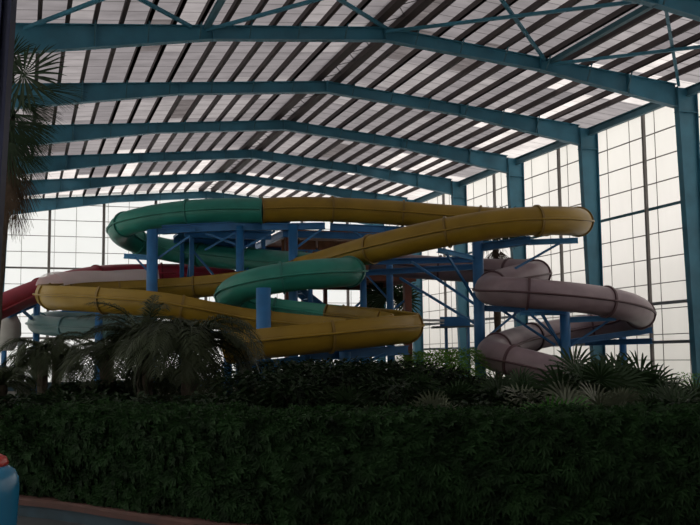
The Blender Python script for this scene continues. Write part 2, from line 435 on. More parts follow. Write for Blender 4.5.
def slide(name, label, ctrl, R, segs, sec=2.7, cat='water slide', group='water slides of the hall'):
    """segs: list of (fraction_end, 'c' closed | 'o' open, colour, flange colour, part label)"""
    pts = smooth_path(catmull(ctrl)); F = frames_of(pts)
    L_ = [0]
    for i in range(1, len(pts)): L_.append(L_[-1]+(pts[i]-pts[i-1]).length)
    tot = L_[-1]; base = V((pts[0].x, pts[0].y, 0))
    t = thing(name, label, cat, base, group)
    n = max(2, round(tot/sec)); cuts = [tot*i/n for i in range(n+1)]
    for sgx in segs[:-1]:      # move the nearest cut onto the colour change
        fx = sgx[0]*tot; j = min(range(1, n), key=lambda q: abs(cuts[q]-fx)); cuts[j] = fx
    for i in range(n):
        mid = (cuts[i]+cuts[i+1])/2/tot
        kind, mc, mf, pl = next((s_[1], s_[2], s_[3], s_[4]) for s_ in segs if mid <= s_[0]+1e-6)
        ia = min(range(len(L_)), key=lambda q: abs(L_[q]-cuts[i])); ib = min(range(len(L_)), key=lambda q: abs(L_[q]-cuts[i+1]))
        FF = F[ia:ib+1]
        if len(FF) < 2: continue
        mb = MB()
        if kind == 'c':
            sweep(mb, FF, prof_closed(R)); sweep(mb, FF, [(x, y) for x, y in prof_closed(R-.03)][::-1]); nm = 'tube_section'
        else:
            sweep(mb, FF, prof_open(R)); nm = 'flume_section'
        ribs(mb, FF, R, 1)
        o = mb.build(nm, [M[mc], M['mauvedk'] if mc == 'mauve' else M[mc]], t)  # mauve ribs coloured dark: shade along the seam put into the colour
        for p in o.data.polygons: p.use_smooth = True
        if pl: o['label'] = pl
        # bolted flange at the start of the section
        mb = MB(); p, s_, u = F[ia]; tt = s_.cross(u)
        FR = [(p+tt*w, s_, u) for w in (-.035, .035)]
        if kind == 'c':
            r2 = R+.055; a = [(r2*math.cos(2*math.pi*k/32), r2*math.sin(2*math.pi*k/32)) for k in range(32)]
        else:
            r2 = R+.05; a0 = math.radians(42)
            a = [(r2*math.cos(a0-k*(math.pi+2*a0)/26), r2*math.sin(a0-k*(math.pi+2*a0)/26)) for k in range(27)]
        inn = [(x*(R-.01)/r2, y*(R-.01)/r2) for x, y in a]
        if kind == 'c':
            sweep(mb, FR, a); nn = 32
            for fr in FR:
                p2, s2, u2 = fr; vs = [p2+s2*x+u2*y for x, y in a]+[p2+s2*x+u2*y for x, y in inn]
                mb.add(vs, [(k, (k+1) % nn, (k+1) % nn+nn, k+nn) for k in range(nn)])
        else:
            pr = a+inn[::-1]; sweep(mb, FR, pr)
            nn = 27
            for fr in FR:
                p2, s2, u2 = fr; vs = [p2+s2*x+u2*y for x, y in a]+[p2+s2*x+u2*y for x, y in inn]
                mb.add(vs, [(k, k+1, k+1+nn, k+nn) for k in range(nn-1)])
        mb.build('flange', M[mf], o)
    return t, pts, F, L_

RT = .46
G = [at(*p) for p in ((262, 210.5, 36.3), (235, 210.3, 36.3), (200, 211.5, 36.4), (170, 214.5, 36.6), (143, 219, 36.9), (124, 224.5, 37.5), (119, 232, 38.7), (133, 241, 39.9), (160, 248.5, 40.5), (185, 253, 40.4), (220, 257, 39.9), (255, 260.5, 38.5),
      (295, 264, 36.8), (330, 267.5, 34.9), (352, 270.5, 32.9), (346, 272, 31.2), (320, 273.5, 30.5), (290, 276.5, 30.3), (260, 281.5, 30.3), (240, 288, 30.7), (229, 296, 32), (240, 303, 33.4), (270, 307, 33.8), (305, 311, 33.4),
      (340, 315, 32.4), (375, 318.5, 30.8), (402, 323, 28.8), (404, 326.5, 26.7), (380, 328.5, 25.8), (340, 333, 25.4), (300, 337, 25.1), (262, 341, 25.0), (228, 346, 25.2))]
gpts = smooth_path(catmull(G)); 
def frac_near(ctrl, q):
    pts = smooth_path(catmull(ctrl)); L_ = [0]
    for i in range(1, len(pts)): L_.append(L_[-1]+(pts[i]-pts[i-1]).length)
    j = min(range(len(pts)), key=lambda k: (pts[k]-q).length); return L_[j]/L_[-1]
fg1 = frac_near(G, G[20]); fg2 = frac_near(G, G[23].lerp(G[24], .85))
slide('water_slide', 'sea green tube slide turning into an open yellow flume at the bottom front', G, RT,
      [(fg1, 'c', 'green', 'greendk', None), (fg2, 'o', 'greenin', 'greendk', 'open green flume section'), (1.0, 'o', 'yellow', 'yellowdk', 'open yellow flume section')])

Yc = [at(*p) for p in ((262.3, 210.5, 36.3), (300, 209, 36.6), (345, 210, 36.9), (390, 212.5, 37), (435, 216, 37), (480, 219, 36.8), (525, 221.5, 36.2), (560, 222.5, 35), (579, 222, 33.4), (570, 221, 31.9), (545, 220.5, 31.3), (515, 222, 31.1), (485, 225.5, 31.1), (455, 230.5, 31.3), (425, 236.5, 31.6),
      (395, 243.5, 32), (365, 251, 32.6), (335, 260, 33.6), (300, 270, 34.8), (262, 278, 35.8), (225, 283, 36.4), (185, 286.5, 36.7), (145, 288.5, 36.6), (105, 290, 36.2), (66, 291.5, 35), (49, 294, 33.2), (57, 295.5, 31.5), (88, 297, 30.5), (130, 300, 29.9), (165, 303, 29.7), (200, 310.5, 29.8), (240, 318.5, 30.2), (285, 323, 30.3), (320, 326, 29.8), (352, 329, 29.2))]
fy1 = frac_near(Yc, Yc[18])
yt, ypts, yF, yL = slide('water_slide', 'upper yellow tube slide hooking at the right wall and looping low far left', Yc, RT,
      [(fy1, 'c', 'yellow', 'yellowdk', None), (1.0, 'o', 'yellow', 'yellowdk', 'open yellow flume section')])
# translucent plastic hood over the back of the left yellow loop
ja = min(range(len(ypts)), key=lambda k: (ypts[k]-Yc[21].lerp(Yc[22], .6)).length); jb = min(range(len(ypts)), key=lambda k: (ypts[k]-Yc[25]).length)
m = bpy.data.materials.new('clear plastic hood'); m.use_nodes = True
_N = m.node_tree.nodes; _L = m.node_tree.links; _N.remove(_N['Principled BSDF'])
_d = _N.new('ShaderNodeBsdfDiffuse'); _d.inputs['Color'].default_value = (.9, .8, .82, 1)
_t = _N.new('ShaderNodeBsdfTranslucent'); _t.inputs['Color'].default_value = (.9, .8, .82, 1)
_r = _N.new('ShaderNodeBsdfTransparent'); _a = _N.new('ShaderNodeMixShader'); _b = _N.new('ShaderNodeMixShader')
_L.new(_d.outputs[0], _a.inputs[1]); _L.new(_t.outputs[0], _a.inputs[2]); _b.inputs['Fac'].default_value = .42
_L.new(_a.outputs[0], _b.inputs[1]); _L.new(_r.outputs[0], _b.inputs[2]); _L.new(_b.outputs[0], _N['Material Output'].inputs['Surface'])
mb = MB(); vs = []; n = 15; Fh = yF[ja:jb+1]
for i, (p, s_, u) in enumerate(Fh):
    R = .50+.035*abs(math.sin(i*.42))
    for k in range(n):
        a = math.pi*(.04+.92*k/(n-1)); vs.append(p+V((0, 0, .22))+s_*(R*.92*math.cos(a))+u*(R*.95*math.sin(a)))
mb.add(vs, [(i*n+k, i*n+k+1, (i+1)*n+k+1, (i+1)*n+k) for i in range(len(Fh)-1) for k in range(n-1)])
o = mb.build('plastic_hood', m, yt, True); o['label'] = 'clear plastic hood over the yellow flume'

Mv = [at(*p) for p in ((372, 262, 38.2), (400, 265.5, 38), (440, 268.5, 37.7), (480, 270.5, 37.2), (515, 271.5, 36.4), (537, 272.5, 35), (532, 275.5, 33.6), (510, 280, 32.8), (492, 286, 32.2), (487, 291, 31.2), (502, 291, 30.4), (530, 293.5, 30.2), (565, 296.5, 30.3), (600, 300.5, 30.6), (628, 306.5, 31.3), (641, 314, 32.7), (630, 321.5, 34.1), (600, 326, 34.9), (565, 331, 34.9), (532, 337, 34), (505, 344.5, 32.6), (490, 352.5, 31.1), (498, 357.5, 29.8), (520, 363, 29.2), (548, 370, 28.8), (575, 378, 28.5), (598, 385, 28.2))]
slide('water_slide', 'mauve grey tube slide zigzagging down in front of the right wall', Mv, RT, [(1.0, 'c', 'mauve', 'mauvedk', None)])
Rd = [at(*p) for p in ((232, 276, 41.5), (190, 274, 41), (150, 274, 40.6), (110, 275, 39.6), (75, 280, 38), (45, 288.5, 36.4), (20, 298, 35), (2, 306, 34), (-8, 311, 33.5))]
slide('water_slide', 'red tube slide dropping away to the far left edge', Rd, .42, [(1.0, 'c', 'red', 'reddk', None)])
Pl = [at(*p) for p in ((150, 319, 40), (110, 318, 40.2), (70, 319, 40), (45, 321, 39), (36, 324, 37.6), (60, 327, 36.6), (100, 328, 36), (150, 330, 35.6), (195, 334, 35.4))]
slide('water_slide', 'pale teal tube slide curling low behind the date palm at the left', Pl, .36, [(1.0, 'c', 'pale', 'paledk', None)])
# pale outlet far left
mb = MB(); c = at(2, 318, 36.5); mb.lathe((c.x+.1, c.y, 2.0), [(.32, 0), (.5, .25), (.6, .6), (.58, 1.0), (.42, 1.35), (.2, 1.5)], 24)
tf = thing('play_funnel', 'pale grey funnel shaped tank standing at the far left edge beside the pale teal slide', 'tank', (c.x+.1, c.y, 0))
mb.build('tank_body', M['palegrey'], tf, True)
mb = MB(); mb.tube([(c.x+.1, c.y, 0), (c.x+.1, c.y, 2.02)], .1, 12); mb.build('stand', M['blue'], tf)

# ------------------------------------------------------------------ supports
def column(px, py, d, r, label, arms=(), m='blue', name='support_column', braces=(), group='steel columns carrying the slides'):
    top = at(px, py, d); base = V((top.x, top.y, 0))
    t = thing(name, label, 'column', base, group)
    mb = MB(); mb.tube([base, V((top.x, top.y, top.z))], r, 18); mb.build('post', M[m], t, False)
    for p in t.children[0].data.polygons: p.use_smooth = len(p.vertices) == 4
    mb = MB(); mb.box((top.x, top.y, .03), r*3.2, r*3.2, .06); mb.build('base_plate', M[m], t)
    for a, c, w in arms:
        mb = MB(); mb.ibeam(at(*a), at(*c), w*.8, w); mb.build('arm', M['bluelight' if w < .2 else m], t)
    for a, c, w in braces:
        mb = MB(); mb.bar(at(*a), at(*c), w, w); mb.build('brace', M[m], t)
    return t
column(152.5, 230, 35.6, .2, 'thick blue column under the left end of the green loop',
       arms=[((124, 256, 35.6), (152.5, 258, 35.6), .18), ((152.5, 232, 35.6), (195, 229, 35.9), .2)],
       braces=[((135, 257, 35.6), (152.5, 276, 35.6), .07), ((152.5, 262, 35.6), (190, 236, 35.6), .07)])
column(240, 226, 36.3, .15, 'blue column behind the green slide, right of the thick left one',
       arms=[((162, 230, 36), (245, 225.5, 36.3), .32), ((240, 226, 36.3), (290, 226, 36.8), .32)],
       braces=[((240, 246, 36.3), (205, 233, 36.2), .08), ((240, 250, 36.3), (275, 231, 36.6), .08), ((205, 250, 36), (235, 233, 36.2), .07)])
column(293, 225, 36.3, .17, 'blue column rising past the brown deck to the joint of the top tube', arms=[((262, 227, 36.2), (325, 226, 36.4), .24)],
       braces=[((293, 250, 36.3), (322, 229, 36.4), .08)])
column(263.5, 288, 28.7, .215, 'thick blue column standing under the lower green tube, right of the date palm')
column(389, 228, 36.8, .13, 'slim blue column behind the crossing of the two yellow tubes',
       arms=[((330, 227, 36.8), (440, 232, 36.8), .26)],
       braces=[((389, 252, 36.8), (350, 229, 36.8), .07), ((389, 248, 36.8), (425, 231, 36.8), .07), ((389, 300, 36.8), (355, 262, 36.8), .07)])
column(363, 270, 35.6, .12, 'slim blue column between the green tube end and the brown posts', braces=[((363, 300, 35.6), (330, 330, 35.2), .08)])
column(477.5, 240, 33.0, .185, 'thick blue column carrying the upper yellow tube, in front of the back branch of mauve slide',
       arms=[((438, 250, 31.8), (477.5, 259, 33), .16), ((477.5, 248, 33), (530, 240, 31.9), .26), ((482, 244, 33), (578, 240.5, 32.2), .18), ((477.5, 308, 33), (566, 311, 32.3), .2)],
       braces=[((446, 253, 32), (477.5, 303, 33), .07), ((412, 262, 35.2), (477.5, 306, 33), .08), ((400, 278, 35.2), (477.5, 325, 33), .08), ((477.5, 290, 33), (560, 243, 32.2), .07),
               ((477.5, 345, 33), (520, 310, 32.6), .07), ((500, 309, 32.8), (555, 345, 33.3), .07)])
column(564.5, 306, 32.6, .17, 'blue column under the middle of the front mauve tube',
       arms=[((564.5, 320, 32.6), (616, 318, 32.2), .18), ((564.5, 343, 32.6), (652, 330, 33.2), .2), ((520, 313, 32.4), (564.5, 313, 32.6), .15)],
       braces=[((564.5, 352, 32.6), (542, 314, 32.4), .08), ((564.5, 345, 32.6), (530, 314, 32.4), .07), ((564.5, 350, 32.6), (610, 320, 32.3), .07)])
column(622, 320, 35.4, .13, 'slim blue column behind the right turn of the mauve slide', arms=[((585, 343, 35.6), (652, 341, 34.4), .2)])
column(37, 300, 37.6, .13, 'slim blue column under the red slide at the far left',
       arms=[((8, 315, 36), (37, 303, 37.6), .2)], braces=[((22, 310, 36.6), (37, 323, 37.6), .09)])
column(99, 309, 33.4, .13, 'blue column under the left loop of yellow flume', arms=[((62, 309, 33.4), (128, 311, 33.4), .2)])
column(21.5, 339, 34, .13, 'dark grey steel column rising under the pale teal slide', m='greycol')
column(228, 312, 33.5, .14, 'blue column hidden behind the top of the date palm', arms=[((205, 316, 33), (250, 316, 33.8), .2)])
column(345, 352, 26.2, .16, 'short blue column under the bottom yellow flume, front',
       arms=[((300, 357, 26), (408, 350, 27), .25)], braces=[((345, 372, 26.2), (310, 358, 26), .08), ((345, 372, 26.2), (385, 354, 26.4), .08)])
column(270, 362, 25.6, .16, 'short blue column under the left end of the bottom yellow flume', arms=[((245, 366, 25.4), (305, 360, 25.8), .22)])
column(310, 250, 38.5, .1, 'thin blue column at the front of the brown tower deck')

# long walkway beams under the back branch of the mauve slide
for (a, c, lab) in (((368, 262, 35.6), (480, 259.5, 35.6), 'upper long blue beam carrying the back mauve tube'), ((345, 274, 35.4), (480, 266.5, 35.4), 'lower long blue beam carrying the back mauve tube')):
    mb = MB(); mb.ibeam(at(*a), at(*c), .2, .2); tag(mb.build('support_beam', M['blue']), lab, 'beam', 'long beams beside the tower')

# stair tower behind the slides
TX0, TX1, TY0, TY1 = 9.9, 14.9, 37.3, 42.2
tw = thing('slide_tower', 'brown steel and timber stair tower standing behind the crossing slides', 'tower', ((TX0+TX1)/2, (TY0+TY1)/2, 0))
for x in (TX0, TX1):
    for y in (TY0, TY1):
        mb = MB(); mb.box((x, y, 3.3), .28, .28, 6.6); mb.build('post', M['brown'], tw)
for x in (11.2, 12.9):
    mb = MB(); mb.box((x, TY1, 3.2), .16, .16, 6.4); mb.build('post', M['brown'], tw)
for z in (4.95, 6.6):
    mb = MB(); mb.box(((TX0+TX1)/2, (TY0+TY1)/2, z), TX1-TX0+.5, TY1-TY0+.5, .1); mb.build('deck', M['timber'], tw)
    for y in (TY0-.25, TY1+.25):
        mb = MB(); mb.ibeam((TX0-.3, y, z-.13), (TX1+.3, y, z-.13), .12, .26); mb.build('edge_beam', M['blue' if z > 5 else 'brown'], tw)
    for x in (TX0-.25, TX1+.25):
        mb = MB(); mb.ibeam((x, TY0-.2, z-.13), (x, TY1+.2, z-.13), .12, .26); mb.build('edge_beam', M['blue' if z > 5 else 'brown'], tw)
    mb = MB()
    zr = z+.9
    if z < 6:
        for x in np.linspace(TX0, TX1, 9): mb.bar((x, TY0-.15, z), (x, TY0-.15, zr), .04, .04, upd=V((0, 1, 0)))
        mb.bar((TX0, TY0-.15, zr), (TX1, TY0-.15, zr), .06, .06); mb.bar((TX0, TY0-.15, z+.5), (TX1, TY0-.15, z+.5), .04, .04)
        mb.build('railing', M['blue'], tw)
for (x0, x1) in ((9.7, 11.1), (11.2, 12.4), (12.5, 13.6)):
    mb = MB(); mb.box(((x0+x1)/2, TY0+.3, 5.7), x1-x0, .05, 1.2); mb.box(((x0+x1)/2, TY0+.25, 5.7), .06, .06, 1.2); mb.build('side_panel', M['timber'], tw)
for (z0, z1, xa, xb) in ((0, 2.2, TX0+.3, TX1-.8), (2.2, 4.9, TX1-.8, TX0+.6)):
    mb = MB(); yy = TY0+1.2 if z0 == 0 else TY0+2.8
    for o_ in (-.55, .55): mb.bar((xa, yy+o_, z0), (xb, yy+o_, z1), .05, .24)
    for q in range(12):
        f_ = (q+.5)/12; mb.box((xa+(xb-xa)*f_, yy, z0+(z1-z0)*f_), .28, 1.05, .04)
    mb.build('stair_flight', M['blue'], tw)
for (a, c) in (((TX0, TY0, .3), (TX1, TY0, 4.0)), ((TX1, TY0, .3), (TX0, TY0, 4.0)), ((TX1, TY0, .3), (TX1, TY1, 4.0)), ((TX0, TY0, 4.4), (TX1, TY0, 6.4))):
    mb = MB(); mb.bar(a, c, .07, .07); mb.build('brace', M['blue'], tw)
# second blue lattice tower left of it, behind green loop
t2 = thing('start_platform', 'dark blue steel platform with crossed braces behind the green loop', 'platform', (7.6, 38.5, 0))
for x in (6.1, 8.9):
    for y in (37.4, 39.8):
        mb = MB(); mb.box((x, y, 3.25), .16, .16, 6.5); mb.build('post', M['blue'], t2)
mb = MB(); mb.box((7.5, 38.7, 6.6), 3.4, 3.0, .1); mb.build('deck', M['blue'], t2)
for y in (37.3, 40.1):
    mb = MB(); mb.ibeam((5.8, y, 6.4), (9.2, y, 6.4), .12, .3); mb.build('edge_beam', M['blue'], t2)
for (a, c) in (((6.1, 37.4, 2.6), (8.9, 37.4, 5.8)), ((8.9, 37.4, 2.6), (6.1, 37.4, 5.8)), ((6.1, 37.4, 5.8), (6.1, 39.8, 3)), ((6.1, 37.4, .4), (8.9, 37.4, 2.6))):
    mb = MB(); mb.bar(a, c, .08, .08); mb.build('brace', M['blue'], t2)
for z in (2.6,):
    mb = MB(); mb.bar((5.3, 37.3, z), (9, 37.3, z), .12, .16); mb.build('cross_beam', M['blue'], t2)

# little blue footbridge right of the bottom flume
p0 = at(424, 323, 38.5); p1 = at(470, 320, 38.5)
fb = thing('footbridge', 'small blue panelled footbridge with white handrail beyond the bottom yellow flume', 'footbridge', (p0.x, p0.y, 0))
q0 = at(440, 321.5, 38.5); q1 = at(470, 321, 38.5)
mb = MB(); mb.bar(q0, q1, .06, .36); mb.build('side_panel', M['blue'], fb)
mb = MB(); mb.bar(at(415, 320, 38.2), at(444, 320.5, 38.4), .09, .09); mb.bar(at(415, 323.5, 38.2), at(444, 323.5, 38.4), .05, .05); mb.build('handrail', M['white'], fb)
mb = MB(); mb.bar(at(432, 327.5, 39), at(474, 326, 39), .9, .07); mb.build('deck', M['greycol'], fb)
for px in (446, 468):
    a = at(px, 326, 39); mb = MB(); mb.bar((a.x, a.y, 0), a, .1, .1, upd=V((1, 0, 0))); mb.build('leg', M['blue'], fb)

# ------------------------------------------------------------------ foliage
def leaf_mesh(mb, base, dirv, length, width, normal, droop=.3, m=0, segs=2):
    """one lanceolate leaf, gently folded and drooping"""
    d = dirv.normalized(); s_ = d.cross(normal)
    if s_.length < 1e-3: s_ = d.cross(V((1, 0, 0)))
    s_.normalize(); vs = []; 
    mid = base + d*length*.5 - V((0, 0, 1))*droop*length*.18; tip = base + d*length*.93 - V((0, 0, 1))*droop*length*.55
    fold = s_.cross(d)*width*.12
    vs = [base, mid-s_*width*.5+fold, mid+s_*width*.5+fold, tip, mid-fold]
    mb.add(vs, [(0, 4, 1), (0, 2, 4), (4, 3, 1), (4, 2, 3)], m)

def strip(mb, pts, widths, nrm, m=0):
    """a narrow ribbon along points"""
    vs = []
    for i, p in enumerate(pts):
        t = (pts[min(i+1, len(pts)-1)]-pts[max(i-1, 0)]); s_ = t.cross(nrm)
        if s_.length < 1e-5: s_ = V((1, 0, 0))
        s_.normalize(); vs += [p-s_*widths[i]/2, p+s_*widths[i]/2]
    mb.add(vs, [(2*i, 2*i+1, 2*i+3, 2*i+2) for i in range(len(pts)-1)], m)

def fan_leaf(base, direction, R, nseg=26, spread=150, droop=.35, petiole=.5, m='fan', face=None):
    """fan palm leaf: petiole then a round pleated blade with split tips"""
    mb = MB(); d = V(direction).normalized(); side = d.cross(V((0, 0, 1)))
    if side.length < .05: side = V((1, 0, 0))
    side.normalize()
    # tilt blade plane by a random roll
    nrm = side.cross(d); rr = random.uniform(-.9, .9)
    side2 = side*math.cos(rr)+nrm*math.sin(rr); nrm = side2.cross(d); side = side2
    if face is not None:
        side = d.cross(V(face)).normalized(); nrm = side.cross(d)
    c = V(base)+d*petiole*R - V((0, 0, 1))*petiole*petiole*R*.25
    mb.tube([V(base), (V(base)+c)/2+V((0, 0, .03)), c], [.018, .014, .012], 5)
    for i in range(nseg):
        a = math.radians(-spread+2*spread*i/(nseg-1)+random.uniform(-2, 2))
        r = R*(1-.28*abs(a/math.radians(spread))**2)*random.uniform(.92, 1.05)
        v = d*math.cos(a)+side*math.sin(a)
        fold = nrm*(.03*R if i % 2 else -.03*R)
        w = R*2*math.radians(spread)/nseg*.64
        pts = [c, c+v*r*.5+fold-V((0, 0, 1))*droop*r*.10, c+v*r*.8+fold*.5-V((0, 0, 1))*droop*r*.28, c+v*r-V((0, 0, 1))*droop*r*.55]
        strip(mb, pts, [.008, w*.62, w*.4, .004], nrm)
    return mb

def feather(base, azim, elev, length, droop, leaflet=.32, n=34, w=.022):
    mb = MB(); h = V((math.cos(azim), math.sin(azim), 0)); pts = []; N_ = 14
    e = elev; p = V(base)
    for i in range(N_+1):
        pts.append(p.copy()); e -= droop/N_; p = p+(h*math.cos(e)+V((0, 0, 1))*math.sin(e))*length/N_
    mb.tube(pts, [.022*(1-.8*i/N_) for i in range(N_+1)], 5)
    sd = h.cross(V((0, 0, 1)))
    for i in range(n):
        f = .1+.9*i/(n-1); x = f*N_; k = min(N_-1, int(x)); q = pts[k].lerp(pts[k+1], x-k); t = (pts[k+1]-pts[k]).normalized()
        ll = leaflet*math.sin(math.pi*(.12+.80*f))*random.uniform(.9, 1.1)+.05
        for sg in (-1, 1):
            v = (t*.75+sd*sg*.8+V((0, 0, random.uniform(.0, .25)))).normalized()
            strip(mb, [q, q+v*ll*.5, q+v*ll-V((0, 0, ll*.35))], [w*.8, w, .004], (sd*sg).cross(t)+V((0, 0, .3)))
    return mb

def trunk(mb, base, top, r0, r1):
    n = 14; pts = []; rad = []
    for i in range(n+1):
        f = i/n; pts.append(V(base).lerp(V(top), f)); rad.append((r0+(r1-r0)*f)*(1.08 if i % 2 else .95))
    mb.tube(pts, rad, 10)

CF = -V((fwd.x, fwd.y, 0))
def fan_palm(base, h, R, nleaf, label, m='fan', group='fan palms behind the hedge', spreadlow=.0, dead=0, name='fan_palm', trunk_r=.09, dirs=None, up=1.0):
    base = V(base); t = thing(name, label, 'palm', base, group)
    mb = MB(); trunk(mb, base, base+V((0, 0, h)), trunk_r*1.3, trunk_r); mb.build('trunk', M['trunk'], t)
    crown = base+V((0, 0, h))
    off = random.uniform(0, 6)
    for i in range(nleaf):
        if dirs and i < len(dirs): d = V(dirs[i])
        else:
            az = off+i*2.399; el = random.uniform(-.1+spreadlow, 1.15)*up; d = V((math.cos(az)*math.cos(el), math.sin(az)*math.cos(el), math.sin(el)))
        fan_leaf(crown, d, R*random.uniform(.85, 1.1), petiole=random.uniform(.5, .9), m=m, face=(CF+V((random.uniform(-.5, .5), random.uniform(-.5, .5), random.uniform(.0, .6)))) if i % 3 else None).build('frond', M[m], t)
    for i in range(dead):
        az = off+i*2.1; d = V((math.cos(az)*.35, math.sin(az)*.35, -1))
        fan_leaf(crown-V((0, 0, .1)), d, R*random.uniform(.9, 1.1), nseg=22, spread=55, droop=.1, petiole=.5).build('dry_frond', M['deadfan'], t)
    return t

def date_palm(base, h, L_, n, label, group=None, dr=(1.4, 2.4), name='date_palm', leaflet=.3, el=(.5, 1.4), trunk_r=.13, w=.022):
    base = V(base); t = thing(name, label, 'palm', base, group)
    mb = MB(); trunk(mb, base, base+V((0, 0, h)), trunk_r*1.2, trunk_r); mb.build('trunk', M['trunk'], t)
    for i in range(n):
        az = i*2.399+random.uniform(-.2, .2)
        feather(base+V((0, 0, h)), az, random.uniform(*el), L_*random.uniform(.85, 1.1), random.uniform(*dr), leaflet, w=w).build('frond', M['feather'], t)
    return t

# big fan palm behind the left column
bp = at(7, 300, 24); bp = V((bp.x, bp.y, 0))
X_ = rgt0; 
def cd(r, u, f=0): return rgt0*r + V((0, 0, 1))*u + V((fwd.x, fwd.y, 0))*f
t = thing('fan_palm', 'tall fan palm at the left edge with dry brown leaves hanging below its crown', 'palm', bp)
mb = MB(); ctop = V((bp.x, bp.y, 7.6)); b0 = ground(-9, 24); trunk(mb, b0, ctop, .13, .1); mb.build('trunk', M['trunk'], t)
CF = -V((fwd.x, fwd.y, 0))
for (px, py, r, dd, R, sp) in ((21, 75, 1, .1, 1.2, 155), (33, 88, 1, -.2, 1.35, 24), (14, 94, 1, -.62, 1.15, 30), (22, 102, 1, -.5, 1.1, 24), (12, 112, 1, -.75, 1.25, 34), (16, 120, .8, -.8, 1.2, 40), (8, 118, .5, -.9, 1.2, 60), (8, 60, .3, 1, .8, 110),
                              (6, 100, -.6, -.2, .9, 90), (10, 132, .9, -.6, 1.1, 26), (8, 140, .65, -1, 1.2, 40), (14, 145, .75, -.8, 1.1, 24), (4, 90, -.8, .6, .9, 100), (4, 128, .2, -1, 1.1, 60)):
    fb0 = at(px, py, 24+random.uniform(-.3, .3))
    f_ = fan_leaf(fb0, cd(r, dd, random.uniform(-.25, .25)), R, 34, sp, .2, .06, face=CF+V((random.uniform(-.5, .5), random.uniform(-.5, .5), random.uniform(-.1, .5))))
    f_.tube([V((bp.x, bp.y, min(ctop.z, 7.6))), fb0], .018, 5)
    f_.build('frond', M['fandark'], t)
for (px, py, r, dd, R) in ((6, 160, .15, -1, 1.5), (12, 158, .3, -1, 1.55), (4, 165, .1, -1, 1.8), (10, 172, .12, -1, 1.5), (18, 162, .36, -1, 1.3), (8, 178, .2, -1, 1.5), (14, 170, .15, -1, 1.6)):
    fb0 = at(px, py, 24+random.uniform(-.3, .3)); f_ = fan_leaf(fb0, cd(r, dd, 0), R, 26, 17, .03, .03, face=CF+V((random.uniform(-.5, .5), random.uniform(-.5, .5), 0)))
    f_.tube([V((bp.x, bp.y, ctop.z-.2)), fb0], .018, 5); f_.build('dry_frond', M['deadfan'], t)

# palms further back, seen between the tubes
g = ground(497, 39.5); fan_palm(g, 6.5, 1.0, 16, 'tall palm behind the upper yellow tube, its crown showing above and below it', group='tall palms behind the slides', dead=3, trunk_r=.12)
g = ground(391, 44); fan_palm(g, 4.2, .95, 14, 'tall palm seen between the two brown tower posts', group='tall palms behind the slides', dead=3, trunk_r=.12)

# date palms
g = ground(190, 16.5); date_palm(g, 1.72, 1.58, 52, 'large date palm with arching drooping fronds left of the middle', dr=(1.9, 3.0), leaflet=.34, el=(.5, 1.5), w=.019)
g = ground(146, 17.5); date_palm(g, 1.85, 1.45, 34, 'upright date palm just left of the large drooping one', dr=(1.1, 2.0), leaflet=.3, el=(.5, 1.4), w=.019)
g = ground(44, 20); date_palm(g, 1.75, 1.1, 22, 'small date palm in front of the back wall at far left', dr=(1.6, 2.6), leaflet=.26, el=(.3, 1.3), w=.022, trunk_r=.1)
g = ground(58, 21.5); date_palm(g, 1.55, 1.0, 16, 'small date palm right beside the far left one, slightly lower', dr=(1.2, 2.2), leaflet=.24, w=.022, el=(.3, 1.3), trunk_r=.1)
g = ground(108, 19); date_palm(g, 1.75, 1.35, 22, 'feathery palm with long low fronds under the left yellow loop', dr=(1.2, 2.0), leaflet=.32, el=(.2, 1.1), w=.019)
g = ground(5, 17); date_palm(g, 1.2, .9, 14, 'low palm at the left edge beyond the hedge end', dr=(1.4, 2.4), leaflet=.22, el=(.2, 1.2), w=.02, trunk_r=.08)

# fan palms at the right, behind the hedge
specs = [(585, 16.5, 1.36, .55, 9, 'fan', 'dark fan palm, tallest of the clump right of the mauve slide foot'),
         (634, 17.5, 1.30, .58, 9, 'fan', 'spiky dark fan palm, second from the right in the clump'),
         (604, 15.2, 1.00, .42, 5, 'fanpale', 'pale grey green fan palm in the middle of the right clump'),
         (538, 16.0, 1.08, .46, 5, 'fanpale', 'pale fan palm in front of the foot of the mauve slide'),
         (552, 14.5, .82, .42, 10, 'bright', 'bright green low fan palm just above the hedge'),
         (660, 15.0, .95, .46, 12, 'fan', 'dark fan palm near the right edge of the view'),
         (690, 16.0, 1.02, .42, 11, 'fan', 'small fan palm at the right edge'),
         (620, 14.2, .80, .40, 7, 'fan', 'low dark fan palm close behind the hedge at right'),
         (645, 13.6, .74, .34, 4, 'fanpale', 'pale low fan palm close behind the hedge at right'),
         (510, 18.0, 1.15, .45, 11, 'fan', 'dark fan palm left of the mauve slide foot'),
         (572, 19.5, 1.15, .45, 10, 'fan', 'dark fan palm farther back under the front mauve tube'),
         (436, 14.8, .92, .36, 4, 'fanpale', 'small pale fan palm beyond the middle of the hedge'),
         (455, 17.0, 1.00, .45, 11, 'fan', 'dark fan palm left of the thick right column'),
         (348, 15.5, .95, .45, 12, 'fan', 'dark fan palm under the bottom yellow flume'),
         (372, 14.6, .85, .34, 4, 'fanpale', 'pale fan palm right of the dark one under the yellow flume'),
         (410, 17.0, 1.05, .45, 11, 'fan', 'dark fan palm under the right end of the bottom yellow flume'),
         (300, 17.0, .95, .45, 11, 'fan', 'dark fan palm right of the large date palm')]
for (px, d, h, R, n, mm, lab) in specs:
    fan_palm(ground(px, d), h-.3, R*1.05, n+4, lab, m=mm, trunk_r=.06)

